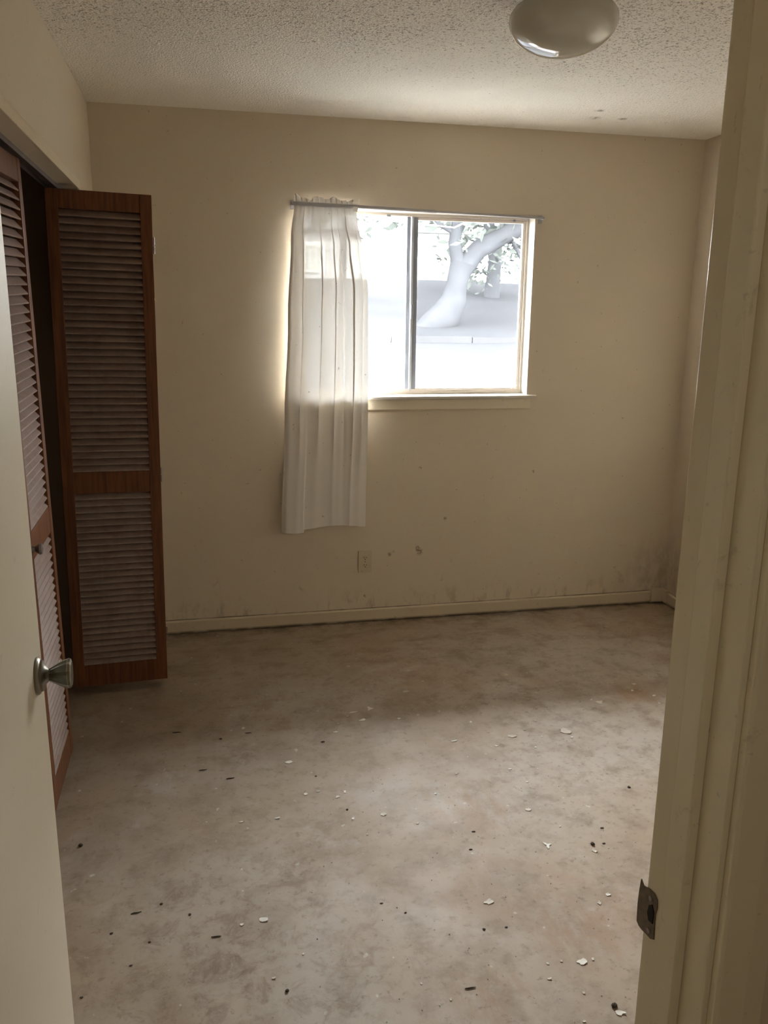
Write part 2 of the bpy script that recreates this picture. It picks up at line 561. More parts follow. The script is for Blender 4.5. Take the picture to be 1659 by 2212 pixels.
obj('fixed_pane', rel(MB().box(WX0 + b, .992, 4.125, 4.129, WZ0 + b, WZ1 - b), WO), 'glass', wn)
s0, s1, z0, z1 = 1.008, 1.601, WZ0 + b + .001, WZ1 - b - .001
sa = MB().box(s0 + .014, s0 + .037, 4.092, 4.112, z0, z1).box(s1 - .016, s1, 4.092, 4.112, z0, z1)
sa.box(s0 + .037, s1 - .016, 4.092, 4.112, z0, z0 + .012).box(s0 + .037, s1 - .016, 4.092, 4.112, z1 - .013, z1)
sash = obj('sliding_sash', rel(sa, WO), 'vinyl', wn, bevel=.0012)
obj('interlock', rel(MB().box(s0 + .003, s0 + .014, 4.086, 4.106, z0, z1), WO), 'stile', sash, bevel=.001)
obj('sash_stile', rel(MB().box(s0 + .016, s0 + .036, 4.0905, 4.092, z0 + .002, z1 - .002), WO), 'alu', sash)
obj('sash_pane', rel(MB().box(s0 + .037, s1 - .016, 4.100, 4.104, z0 + .012, z1 - .013), WO), 'glass', sash)
obj('insect_screen', rel(MB().box(s0 + .006, s1 + .0, 4.1455, 4.1465, z0 + .002, z1 - .002), WO), 'screen', wn)
obj('latch', rel(MB().box(s0 + .004, s0 + .016, 4.078, 4.087, 1.55, 1.62), WO), 'alu', sash, bevel=.002)
obj('loose_strip', rel(MB().tube([(1.556, 4.086, 1.199), (1.592, 4.082, 1.222)], .0028, 6), WO), 'sillw', wn)
obj('head_bracket', rel(MB().box(.885, .905, 4.08, 4.086, 2.028, 2.038).box(1.528, 1.54, 4.08, 4.086, 2.026, 2.036), WO), 'alu', wn)
obj('window_sill', rel(MB().prism([(3.984, WZ0 - .016), (4.0855, WZ0 - .018), (4.0855, WZ0 + .001), (3.990, WZ0), (3.984, WZ0 - .004)], 0, .425, 1.660), WO), 'sillw', wn, bevel=.001)
obj('window_apron', rel(MB().prism([(3.999, 1.160), (D, 1.160), (D, 1.106), (4.003, 1.106), (3.999, 1.112)], 0, .447, 1.634), WO), 'trim', wn, bevel=.001)
obj('side_lining', rel(MB().box(WX1 - .004, WX1 + .001, D - .003, 4.086, WZ0, WZ1), WO), 'sillw', wn)
obj('head_lining', rel(MB().box(WX0, WX1 - .004, D - .003, 4.086, WZ1 - .004, WZ1 + .001), WO), 'sillw', wn)
obj('side_lining', rel(MB().box(WX0 - .001, WX0 + .004, D - .003, 4.086, WZ0, WZ1 - .004), WO), 'sillw', wn)

# ================================================================== doors
# entry door, swung into the room, its hall face towards us
HX, HY = -.262, .735
d1 = thing('door_1', 'plain cream flush entry door standing open on the left', 'door', (HX, HY, 0), (0, 0, math.atan2(.705, -.036)), kind='structure')
obj('door_slab', MB().box(0, .706, 0, .035, .012, 2.03), 'door', d1, bevel=.0018)
KX, KZ = .640, .964
Tk = Matrix.Translation((KX, 0, KZ)) @ Matrix.Rotation(R(90), 4, 'X')
ros = obj('rosette', MB().lathe([(.004, 0), (.0315, 0), (.0320, .003), (.0300, .006), (.0270, .0075), (.0255, .011), (.017, .0135), (.0125, .0175), (.0105, .020), (.004, .020)], 36).xf(Tk), 'knobmetal', d1, True)
ros['label'] = 'tarnished round metal rosette'
fl = lambda k: 1.0 - (.075 if k % 2 else 0)
kn = obj('door_knob', MB().lathe([(.004, .018), (.0105, .018), (.0115, .022), (.0150, .028), (.0195, .036), (.0232, .044), (.0250, .050), (.004, .050)], 24, flute=fl).xf(Tk), 'knobglass', d1)
kn['label'] = 'flared fluted dark glass knob'
obj('knob_rim', MB().lathe([(.004, .0495), (.0250, .0495), (.0257, .0515), (.0245, .0545), (.0205, .0562), (.004, .0555)], 24, flute=fl).xf(Tk), 'knobmetal', kn)
Tb = Matrix.Translation((KX, .035, KZ)) @ Matrix.Rotation(R(-90), 4, 'X')
obj('rosette', MB().lathe([(.004, 0), (.0315, 0), (.0320, .003), (.027, .0075), (.0125, .0175), (.004, .020)], 24).xf(Tb), 'knobmetal', d1, True)
obj('door_knob', MB().lathe([(.004, .018), (.0105, .018), (.0150, .031), (.0235, .051), (.0255, .058), (.004, .064)], 24, flute=fl).xf(Tb), 'knobglass', d1)
obj('latch_plate', MB().box(.7055, .7072, .006, .029, KZ - .028, KZ + .028), 'steel', d1)
for zz in (.25, 1.0, 1.8):
    obj('hinge', MB().lathe([(.001, 0), (.006, 0), (.006, .09), (.001, .09)], 12, (-.004, .038, zz)), 'steel', d1, True)

# louvered bifold closet doors
PW, PH, PT, STL = .375, 1.96, .028, .043
slat_len = PW - 2 * STL + .012
ch, th = .0165, .0025
def slat_mesh():
    mb = MB()
    d, n = Vector((.66, .75)).normalized(), Vector((-.75, .66)).normalized()
    pts = [(-ch, -th * .5), (-ch + .003, -th), (ch - .003, -th), (ch, -th * .5), (ch, th * .5), (ch - .003, th), (-ch + .003, th), (-ch, th * .5)]
    poly = [(d.x * a + n.x * c, d.y * a + n.y * c) for a, c in pts]
    return mb.prism(poly, 0, STL - .006, PW - STL + .006)
slat_proto = None
def door_panel(parent, loc, rotz):
    global slat_proto
    fr = MB().box(0, STL, -PT / 2, PT / 2, 0, PH).box(PW - STL, PW, -PT / 2, PT / 2, 0, PH)
    for a, c in ((0, .093), (.822, .908), (1.893, PH)):
        fr.box(STL, PW - STL, -PT / 2 + .001, PT / 2 - .001, a, c)
    p = obj('door_panel', fr, 'wood', parent, bevel=.0015)
    p.location = loc
    p.rotation_euler = (0, 0, rotz)
    for a, c, n in ((.093, .822, 27), (.908, 1.893, 37)):
        st = (c - a) / n
        for i in range(n):
            if slat_proto is None:
                o = slat_proto = obj('slat', slat_mesh(), 'slat')
            else:
                o = slat_proto.copy()
                C.objects.link(o)
            o.parent = p
            o.location = (random.uniform(-.0006, .0006), 0, a + st * (i + .5))
            o.rotation_euler = (R(random.uniform(-1.5, 1.5)), 0, 0)
    return p
d2 = thing('door_2', 'closed louvered bifold closet door seen edge-on behind the open entry door', 'closet door', (-.524, 2.100, .012), (0, R(-2.2), R(90)), kind='structure')
door_panel(d2, (0, 0, 0), 0)
lead = door_panel(d2, (PW + .002, 0, 0), 0)
obj('knob', MB().lathe([(.002, 0), (.010, 0), (.008, .008), (.013, .015), (.017, .021), (.015, .027), (.002, .030)], 20).xf(
    Matrix.Translation((.032, -PT / 2, .86)) @ Matrix.Rotation(R(90), 4, 'X')), 'steel', lead, True)
d3 = thing('door_3', 'folded louvered dark brown bifold closet door sticking out from the left wall', 'closet door', (-.577, 3.362, .042), (0, R(1.0), R(6)), kind='structure')
door_panel(d3, (0, PT / 2, 0), 0)
door_panel(d3, (PW + .002, .040 + PT / 2, 0), R(176))
for dd, hx, hy in ((d2, PW + .001, PT / 2 + .003), (d3, PW + .004, PT + .006)):
    for zz in (.16, .855, 1.75):
        obj('hinge', MB().lathe([(.001, 0), (.005, 0), (.005, .028), (.001, .028)], 12, (hx, hy, zz)), 'steel', dd, True)
        obj('hinge', MB().lathe([(.001, 0), (.005, 0), (.005, .028), (.001, .028)], 12, (hx, hy, zz + .032)), 'steel', dd, True)

tk = MB().box(-.545, -.541, OY0 + .01, OY1 - .01, 2.006, OZ).box(-.507, -.503, OY0 + .01, OY1 - .01, 2.006, OZ).box(-.541, -.507, OY0 + .01, OY1 - .01, OZ - .003, OZ)
tag(obj('closet_track', tk, 'steel', bevel=.0006), 'grey metal sliding track under the closet header', 'door track')
tag(obj('closet_rail', MB().tube([(-.87, 1.85, 1.70), (-.87, 3.60, 1.70)], .016, 14), 'wood', smooth=True), 'wooden hanging rail inside the dark closet', 'rail')

# ================================================================== ceiling light
LX, LY, LZ = 1.02, 2.40, 2.372
cl = thing('ceiling_light', 'unlit round white glass ceiling light at the top of the picture', 'ceiling light', (LX, LY, CH))
dz = LZ - CH
pr = [(.06, .062 + dz), (.085, .058 + dz)]
for i in range(0, 11):
    a = R(50 - 140 * i / 10)
    pr.append((.1525 * math.cos(a), (.092 if a < 0 else .064) * math.sin(a) + dz))
pr[-1] = (.0005, -.092 + dz)
obj('glass_shade', MB().lathe(pr, 64), 'lamp_glass', cl, True)
obj('canopy', MB().lathe([(.01, -.022), (.07, -.022), (.072, -.004), (.075, 0), (.01, 0)], 32), 'steel', cl, True)
for k in range(3):
    a = R(40 + 120 * k)
    obj('thumb_screw', MB().tube([(.066 * math.cos(a), .066 * math.sin(a), -.013), (.092 * math.cos(a), .092 * math.sin(a), -.013)], .003, 8), 'steel', cl)

# fill lamp added in the unseen hallway to brighten door and jamb
hl = thing('hall_fill', 'added fill lamp in the unseen hallway behind the viewer', 'ceiling light', (.15, -.75, CH))
obj('canopy', MB().lathe([(.01, -.03), (.09, -.03), (.095, 0), (.01, 0)], 24), 'steel', hl, True)
lamp = bpy.data.lights.new('hall_fill_lamp', 'POINT')
lamp.energy = HALL_FILL
lamp.color = (1.0, .93, .80)
lamp.shadow_soft_size = .06
lo = bpy.data.objects.new('hall_fill_lamp', lamp)
C.objects.link(lo)
lo.parent = hl
lo.location = (0, 0, -.12)

# ================================================================== curtain and rod
ry = 3.970
def rodz(x):
    return 2.058 - (x - .4185) * .0196
rod = thing('curtain_rod', 'thin white metal curtain rod across the top of the window', 'curtain rod', (1.03, ry, 2.046))
RO = (1.03, ry, 2.046)
obj('rod_tube', rel(MB().tube([(.4185, ry, rodz(.4185)), (1.10, ry, rodz(1.10))], .0085, 14), RO), 'rod', rod, True)
obj('inner_tube', rel(MB().tube([(1.09, ry, rodz(1.09)), (1.640, ry, rodz(1.640))], .0058, 12), RO), 'rod', rod, True)
for x in (.424, 1.640):
    obj('end_return', rel(MB().tube([(x, ry, rodz(x)), (x + (.006 if x > 1 else -.004), ry + .010, rodz(x)), (x + (.006 if x > 1 else -.004), D - .001, rodz(x))], .0058, 10), RO), 'rod', rod, True)
    obj('bracket', rel(MB().box(x - .009, x + .010, D - .004, D, rodz(x) - .022, rodz(x) + .018), RO), 'rod', rod, bevel=.001)

def lerp_t(t, pts):
    for (a, x), (b_, y) in zip(pts, pts[1:]):
        if t <= b_:
            k = (t - a) / (b_ - a)
            k = k * k * (3 - 2 * k)
            return x + (y - x) * k
    return pts[-1][1]
ZT, ZB = 2.068, .532
LEFT = [(0, .432), (.10, .412), (.35, .392), (.65, .368), (1, .345)]
RIGHT = [(0, .716), (.05, .722), (.13, .745), (.26, .772), (.6, .776), (1, .766)]
folds = [(.16, .040, .9), (.40, .060, 1.35), (.60, .026, .8), (.70, .030, -.6), (.80, .022, 1.0), (.93, .035, .6)]
def sm(t, a, c):
    k = max(0.0, min(1.0, (t - a) / (c - a)))
    return k * k * (3 - 2 * k)
def cpoint(u, t, zoff=0.0, push=0.0):
    """fold-shaped sheet: u across, t down; the upper folds double back over themselves"""
    xl, xr = lerp_t(t, LEFT), lerp_t(t, RIGHT)
    up = .45 + .55 * sm(t, 0, .2)
    low = 1 - .80 * sm(t, .5, .85)
    y = 0
    dx = 0
    for i, (c, wd, a) in enumerate(folds):
        c2 = c + .016 * math.sin(2.6 * t + i * 1.7)
        w2 = wd * (.7 + .7 * t)
        g = math.exp(-((u - c2) / w2) ** 2)
        y -= a * .019 * up * low * g
        dx += -.92 * (u - c2) / w2 * g * .024 * abs(a) * up * low
    # the flap that folds forward at the lower left
    fl_ = sm(t, .55, .95)
    y -= .016 * fl_ * (1 - sm(u, .245, .275))
    dx += -.006 * fl_ * math.exp(-((u - .275) / .02) ** 2)
    y += .0022 * math.sin(34 * u + 5 * t) * max(0, 1 - 2.5 * t) + .0012 * math.sin(11 * u + 9 * t)
    gather = math.exp(-(t / .035) ** 2)
    y += .004 * gather * math.sin(95 * u)
    x = xl + (xr - xl) * u + dx
    z = ZT + (ZB - ZT) * t + zoff
    hem = -.008 * math.sin(6.3 * u + .6) - (.012 if u < .262 else 0)
    z += hem * t * t
    y += .016 * math.exp(-(u / .035) ** 2) * min(1, t * 8 + .2)      # left edge turned back to the wall
    return (x, ry - .012 + .024 * math.exp(-(t / .05) ** 2) + y * (1 - .7 * math.exp(-(t / .03) ** 2)) + push, z - (u - .1) * .006 * (1 - t))
NU, NV = 150, 120
def sheet(t0, t1, u0, u1, nv, push=0.0, thick=.0):
    mb = MB()
    nu = max(8, int(NU * (u1 - u0)))
    vs = [cpoint(u0 + (u1 - u0) * i / nu, t0 + (t1 - t0) * j / nv, 0, push) for j in range(nv + 1) for i in range(nu + 1)]
    fs = [(j * (nu + 1) + i, j * (nu + 1) + i + 1, (j + 1) * (nu + 1) + i + 1, (j + 1) * (nu + 1) + i) for j in range(nv) for i in range(nu)]
    return mb.add(vs, fs)
cu = thing('curtain', 'sheer white curtain hanging over the left side of the window', 'curtain', (.57, ry, ZB))
CO = (.57, ry, ZB)
def soft(o):
    for p in o.data.polygons:
        p.use_smooth = True
    return o
soft(obj('curtain_panel', rel(sheet(0, 1, 0, 1, NV), CO), 'curtain', cu))
soft(obj('hem', rel(sheet(.945, .9995, 0, 1, 6, .0025), CO), 'curtain', cu))
soft(obj('side_hem', rel(sheet(.01, .999, 0, .035, 60, .0025), CO), 'curtain', cu))
# crumpled heading gathered round and above the rod
hd = MB()
nu, nv = 120, 8
vs = []
for j in range(nv + 1):
    t = j / nv
    for i in range(nu + 1):
        u = i / nu
        x = .428 + .298 * u + .004 * math.sin(70 * u + 3 * t)
        hgt = .014 + .026 * abs(mnoise.noise(Vector((u * 9, 1.3, 0)))) + .012 * max(0, math.sin(u * 21 + .6)) + .010 * math.exp(-((u - .42) / .08) ** 2)
        ang = t * math.pi
        y = ry + .010 + .012 * t + .004 * math.sin(80 * u) * math.sin(ang)
        z = rodz(x) + .001 + (hgt + .004) * math.sin(ang) + .003 * math.sin(133 * u + 2) * t
        vs.append((x, y, z))
fs = [(j * (nu + 1) + i, j * (nu + 1) + i + 1, (j + 1) * (nu + 1) + i + 1, (j + 1) * (nu + 1) + i) for j in range(nv) for i in range(nu)]
hd.add(vs, fs)
soft(obj('gathered_heading', rel(hd, CO), 'curtain', cu))
def flap(pts, mat):
    o = obj('heading_flap', rel(MB().add(pts + [(p[0], p[1] + .0012, p[2]) for p in pts], [(0, 1, 2, 3), (7, 6, 5, 4), (0, 4, 5, 1), (1, 5, 6, 2), (2, 6, 7, 3), (3, 7, 4, 0)]), CO), mat, cu)
    o['label'] = 'stiff corner of the curtain heading'
    return o
flap([(.694, ry - .013, 2.066), (.729, ry - .011, 2.062), (.729, ry - .008, 2.086), (.706, ry - .012, 2.082)], 'paper')
flap([(.700, ry - .020, 2.030), (.717, ry - .022, 2.027), (.722, ry - .016, 2.050), (.702, ry - .014, 2.052)], 'paper')

# ================================================================== wall outlet
ou = thing('wall_outlet', 'painted-over duplex power outlet low on the window wall', 'outlet', (.7745, D, .328))
obj('cover_plate', MB().box(-.035, .035, -.006, 0, -.058, .058), 'outlet', ou, bevel=.002)
for zz in (.020, -.020):
    f = obj('receptacle', MB().prism([(.014 * math.cos(R(a)) * 1.12, zz + .0145 * max(-.93, min(.93, math.sin(R(a)) * 1.05))) for a in range(0, 360, 20)], 1, -.0085, -.006), 'outlet', ou)
    for xx in (-.006, .006):
        obj('slot', MB().box(xx - .0012, xx + .0012, -.0088, -.0084, zz - .001, zz + .007), 'dark', f)
    obj('ground_hole', MB().lathe([(.0001, 0), (.0026, 0), (.0026, .0004), (.0001, .0004)], 10).xf(Matrix.Translation((0, -.0084, zz - .007)) @ Matrix.Rotation(R(90), 4, 'X')), 'dark', f)
obj('screw', MB().lathe([(.0001, 0), (.0034, 0), (.0028, .001), (.0001, .0013)], 10).xf(Matrix.Translation((0, -.006, 0)) @ Matrix.Rotation(R(90), 4, 'X')), 'steel', ou)

# ================================================================== outdoors
def hill(x, y):
    t = max(0, y - 4.3)
    base = -.25 + .08 * min(t, 4) + (.62 * (1 - math.exp(-max(0, y - 8.2) * .9)) if y > 8.2 else 0) + .165 * max(0, t - 4)
    base = min(base, 2.2 + .01 * y)
    return base + .06 * mnoise.noise(Vector((x * .5, y * .5, 0))) + .02 * mnoise.noise(Vector((x * 2.3, y * 2.3, 4)))
gm = MB()
gx, gy = 70, 60
gv = []
for j in range(gy + 1):
    y = 4.17 + 26 * (j / gy) ** 1.5
    for i in range(gx + 1):
        x = -11 + 30 * i / gx
        gv.append((x, y, hill(x, y)))
gm.add(gv, [(j * (gx + 1) + i, j * (gx + 1) + i + 1, (j + 1) * (gx + 1) + i + 1, (j + 1) * (gx + 1) + i) for j in range(gy) for i in range(gx)])
o = struct('ground', gm, 'earth', 'sloping pale bare yard outside the window', 'ground')
soft(o)

def tree(loc, limbs, leaves, label, seed, leafmat='leaf'):
    rnd = random.Random(seed)
    t = thing('tree', label, 'tree', loc)
    tr = MB()
    tr.tube(limbs[0][0], limbs[0][1], 14)
    obj('trunk', tr, 'bark', t, True)
    for pts, rs in limbs[1:]:
        obj('branch', MB().tube(pts, rs, 10), 'bark', t, True)
    lf = MB()
    for (cx, cy, cz, r, n) in leaves:
        for _ in range(n):
            p = Vector((rnd.gauss(0, .5), rnd.gauss(0, .5), rnd.gauss(0, .4 if r < 1.5 else .15))) * r + Vector((cx, cy, cz))
            u = Vector((rnd.uniform(-1, 1), rnd.uniform(-1, 1), rnd.uniform(-.6, .6))).normalized() * (rnd.uniform(.05, .12) if r < 1.5 else rnd.uniform(.14, .34))
            v = u.cross(Vector((rnd.uniform(-1, 1), rnd.uniform(-1, 1), rnd.uniform(-1, 1)))).normalized() * u.length * .4
            lf.add([p - u, p + v, p + u, p - v], [(0, 1, 2, 3)])
    fo = obj('foliage', lf, leafmat, t)
    fo['kind'] = 'stuff'
    return t
tx, ty = 3.93, 13.0
tz = hill(tx, ty) - .1
TB = [([(-.62, 0, -.12), (-.34, 0, .10), (-.12, 0, .26), (0, 0, .50), (.04, .02, .75), (.12, .02, 1.05)], [.16, .22, .25, .20, .165, .19]),
      ([(.10, .02, .95), (.42, .1, 1.28), (.95, .1, 1.56), (1.7, .1, 1.95)], [.18, .15, .13, .11]),
      ([(.08, .02, .95), (-.02, .0, 1.35), (.05, .0, 1.9), (.2, .2, 2.6)], [.13, .10, .08, .06]),
      ([(.9, .1, 1.55), (1.1, .2, 1.3), (1.25, .2, 1.0)], [.05, .035, .02]),
      ([(-.02, 0, 1.5), (-.6, .1, 1.8), (-1.2, .2, 1.85)], [.04, .03, .015])]
SHADE_LEAVES = [(x + .7 * math.sin(y * 3), y, 2.75 + .3 * math.sin(x * 2 + y) + .05 * y, 1.9, 95) for x in (-8, -6, -4, -2, 0, 2, 4, 6, 8) for y in (-2.6, -.8, 1.0, 2.8, 4.6, 6.4, 8.2) ]  # unseen leaf layer added above the view to shade the yard
tree((tx, ty, tz), TB, SHADE_LEAVES + [(.2, 0, 2.2, 1.0, 420), (1.5, 0, 2.35, .9, 420), (-1.1, .2, 2.15, .8, 260), (1.2, .3, 1.35, .5, 140)],
     'old leaning tree with a thick bough, seen through the right pane', 3)
t2x, t2y = 5.6, 16.0
tree((t2x, t2y, hill(t2x, t2y) - .1), [([(0, 0, 0), (.05, 0, .8), (-.1, .1, 1.6), (0, .1, 2.8)], [.16, .13, .11, .08]),
     ([(-.05, .05, 1.2), (.5, .1, 1.7), (1.0, .1, 2.0)], [.07, .05, .03])],
     [(.2, 0, 1.5, 1.0, 420), (-.3, .2, .8, .7, 220), (.4, 0, 2.6, 1.0, 300)], 'bushy smaller tree behind, at the right side of the window view', 5)
t3x, t3y = 2.45, 15.0
tree((t3x, t3y, hill(t3x, t3y) - .1), [([(0, 0, 0), (.02, 0, .9), (.1, .1, 1.8), (.0, .1, 3.0)], [.07, .06, .05, .04]),
     ([(.08, .05, 1.5), (.4, .1, 2.2)], [.03, .02])], [(0, 0, 2.5, .8, 240), (.5, .2, 2.2, .5, 130)], 'thin pale sapling, left of the leaning tree outside', 9)

hs = thing('house', 'pale neighbouring house far beyond the yard', 'house', (5.2, 26.5, 2.2))
obj('house_wall', MB().box(-3.4, 3.6, 0, 4, -.3, 2.0), 'siding', hs)
obj('roof', MB().prism([(-3.9, 1.95), (3.9 + .2, 1.95), (2.9, 3.0), (-2.7, 3.0)], 1, -.4, 4.4), 'roofm', hs)
for x in (-2.3, -.6, 1.6):
    f = obj('house_window', MB().box(x, x + .9, -.05, .02, .7, 1.6), 'sillw', hs)
    obj('pane', MB().box(x + .08, x + .82, -.07, -.05, .78, 1.52), 'glass', f)
struct('bounce_slab', MB().box(-3, 8, 4.172, 6.6, -.45, -.06), 'bounce_slab', 'unseen dark slab outside the window wall, added to bounce light indoors', 'bounce_slab')  # slab below the view, added so light bounces up to the ceiling
struct('roof', MB().prism([(4.168, 2.34), (4.95, 2.34), (5.0, 2.36), (5.0, 2.50), (4.168, 2.62)], 0, -1.6, 3.1), 'siding', 'overhanging house eave above the window outside', 'roof')
# terrace board edging across the yard
be = thing('garden_edging', 'low dark board edging across the yard slope', 'edging', (4.4, 11.6, hill(4.4, 11.6)))
for i in range(7):
    xa = -4.2 + i * 1.2
    zz = hill(4.4 + xa + .6, 11.6) - hill(4.4, 11.6)
    obj('board', MB().box(xa, xa + 1.18, -.02, .02, zz - .15, zz + .07 + .008 * (i % 3)), 'plank', be)
tag(obj('utility_cable', MB().tube([(1.0, 9.0, 2.62), (2.23, 9.0, 2.54), (2.70, 9.0, 2.51), (3.15, 9.0, 2.73), (3.5, 9.0, 2.89), (4.1, 9.0, 2.83), (5.4, 9.0, 3.0)], .008, 6), 'wire', smooth=True),
    'pale cable sagging in front of the leaning tree outside', 'cable')

# ================================================================== litter on the floor
CHIPS=[
(0.793, 3.155, 0.0416, 0.0134, 'thin pale paint sliver lying alone below the outlet, nearest the back wall'),
(0.605, 3.03, 0.0359, 0.0409, 'curled C-shaped white paint flake on the floor'),
(0.537, 3.01, 0.0487, 0.012, 'long thin white paint sliver left of the curled C-shaped flake'),
(0.509, 2.979, 0.0167, 0.0118, ''),
(0.563, 2.937, 0.0367, 0.0193, 'white bow-shaped paint flake just in front of the curled C-shaped flake'),
(0.443, 2.861, 0.0249, 0.0145, 'flat white paint flake left of the bow-shaped flake'),
(0.788, 2.938, 0.0168, 0.0119, ''),
(0.708, 2.921, 0.0295, 0.0156, 'pale ragged paint flake right of the bow-shaped flake'),
(0.464, 2.925, 0.0091, 0.0151, ''),
(0.094, 2.947, 0.0178, 0.0407, 'white paint chip standing on edge beside a short dark twig'),
(0.245, 2.675, 0.0364, 0.019, 'white paint flake with a pointed tail on the left half of the floor'),
(0.279, 2.462, 0.0155, 0.0165, ''),
(0.322, 2.47, 0.0156, 0.0111, ''),
(0.409, 2.45, 0.0109, 0.0195, ''),
(0.38, 2.425, 0.0169, 0.0163, ''),
(0.172, 2.344, 0.0235, 0.01, 'thin white paint flake above a dark smudge, left centre floor'),
(0.41, 2.295, 0.0118, 0.0174, ''),
(0.509, 2.298, 0.0238, 0.0203, 'pale double-edged paint flake in the middle of the floor'),
(0.605, 2.231, 0.0132, 0.0123, ''),
(0.706, 2.38, 0.0093, 0.0139, ''),
(0.061, 2.346, 0.0204, 0.0074, 'faint thin paint sliver left of the flake above the dark smudge'),
(0.439, 2.205, 0.0086, 0.0117, ''),
(1.561, 2.906, 0.0487, 0.0398, 'pale oval paint chip on the far right floor by the door jamb'),
(1.539, 2.932, 0.0118, 0.0134, ''),
(1.793, 3.039, 0.0205, 0.0148, ''),
(1.754, 2.981, 0.0141, 0.0143, ''),
(1.823, 2.918, 0.0199, 0.014, ''),
(1.804, 2.847, 0.0156, 0.0135, ''),
(1.315, 2.696, 0.0505, 0.049, 'largest pale paint patch flake, right side of the floor'),
(1.322, 2.651, 0.016, 0.0147, ''),
(1.099, 2.701, 0.0391, 0.0291, 'bright white twisted paint flake left of the largest pale flake'),
(0.871, 2.709, 0.0316, 0.0105, 'narrow bright paint sliver left of the twisted flake'),
(1.015, 2.643, 0.0208, 0.0104, ''),
(1.165, 2.74, 0.0145, 0.0113, ''),
(1.211, 2.679, 0.0089, 0.0146, ''),
(1.156, 2.605, 0.0104, 0.0139, ''),
(1.235, 2.804, 0.013, 0.0118, ''),
(0.979, 2.841, 0.0129, 0.0155, ''),
(1.008, 2.479, 0.0165, 0.0094, ''),
(1.105, 2.463, 0.0083, 0.0126, ''),
(1.036, 2.388, 0.0112, 0.0089, ''),
(0.977, 2.232, 0.0227, 0.0184, 'cream paint chip with a raised edge, alone on the right floor'),
(0.811, 2.486, 0.0114, 0.0091, ''),
(1.042, 2.127, 0.0103, 0.0075, ''),
(0.966, 2.047, 0.0311, 0.0415, 'white three-lobed paint splat flake on the grey right floor'),
(1.093, 1.992, 0.0168, 0.0206, 'pale paint flake with a thin tail behind the door jamb edge'),
(0.708, 1.843, 0.0356, 0.0259, 'broad cream paint flake on the front right floor'),
(1.042, 1.806, 0.0194, 0.0157, 'bright white arched paint flake near the strike plate'),
(1.004, 1.78, 0.0127, 0.0171, ''),
(0.863, 1.592, 0.0301, 0.0218, 'broken white paint flake in a row of crumbs, front right'),
(0.894, 1.594, 0.0081, 0.011, ''),
(0.814, 1.604, 0.0093, 0.0078, ''),
(0.777, 1.604, 0.0069, 0.0123, ''),
(0.761, 1.557, 0.0135, 0.0073, ''),
(0.825, 1.501, 0.0099, 0.0099, ''),
(0.882, 1.431, 0.0322, 0.019, 'large white triangular paint flake at the front, by a black crumb'),
(0.79, 1.425, 0.0095, 0.0078, ''),
(0.51, 1.545, 0.0065, 0.0108, ''),
(0.48, 1.536, 0.0043, 0.0067, ''),
(0.454, 1.605, 0.0056, 0.0071, ''),
(0.097, 1.897, 0.0318, 0.0208, 'white notched paint flake on the front left floor'),
(0.041, 1.889, 0.0145, 0.0103, ''),
(0.188, 1.755, 0.007, 0.0077, ''),
(0.109, 1.692, 0.0123, 0.0058, ''),
]
BITS=[
(0.112, 2.918, 0.023, 0.0109, 'short dark twig lying beside the chip that stands on edge', 1),
(0.035, 2.608, 0.0271, 0.0119, 'thick dark twig on the left floor, beyond the paint flake with a pointed tail', 1),
(0.008, 2.891, 0.0122, 0.0213, '', 0),
(0.382, 2.797, 0.0174, 0.0104, '', 0),
(0.326, 2.566, 0.008, 0.0119, '', 0),
(0.4, 2.348, 0.009, 0.0129, '', 0),
(-0.155, 2.973, 0.0317, 0.0111, 'thin dark twig nearest the folded louvered door', 1),
(-0.058, 2.681, 0.0275, 0.0124, 'thin dark twig left of the thick twig', 1),
(1.168, 2.095, 0.0132, 0.0075, '', 0),
(1.102, 2.024, 0.0142, 0.0164, 'dark leaf fragment by the tailed paint flake', 2),
(1.139, 2.021, 0.0114, 0.0071, '', 0),
(0.766, 2.155, 0.013, 0.0072, '', 0),
(1.366, 2.291, 0.0128, 0.0119, '', 0),
(0.729, 2.073, 0.0112, 0.0067, '', 0),
(0.565, 1.568, 0.0266, 0.0056, 'straight dark twig at the front right of the floor', 1),
(0.721, 1.743, 0.0085, 0.0051, '', 0),
(0.66, 1.747, 0.0097, 0.0084, '', 0),
(0.877, 1.451, 0.0152, 0.0151, 'round black crumb of dirt beside the triangular flake', 2),
(-0.025, 1.858, 0.0249, 0.0066, 'straight dark twig at the front left of the floor', 1),
(0.137, 1.646, 0.0099, 0.0111, 'round brown crumb on the front left floor', 2),
(0.418, 1.896, 0.0101, 0.0055, '', 0),
(0.473, 1.848, 0.0075, 0.0053, '', 0),
(-0.418, 2.319, 0.0138, 0.0165, 'dark crumb of dirt close to the open entry door', 2),
(-0.233, 1.988, 0.0271, 0.0109, 'slanting dark twig near the open entry door', 1),
(-0.168, 2.011, 0.0088, 0.0112, '', 0),
(-0.093, 1.954, 0.0086, 0.0089, '', 0),
(-0.29, 1.923, 0.0095, 0.0086, '', 0),
(-0.191, 1.873, 0.0071, 0.0066, '', 0),
(-0.231, 1.801, 0.0091, 0.0062, '', 0),
(-0.336, 1.722, 0.0086, 0.0071, '', 0),
]

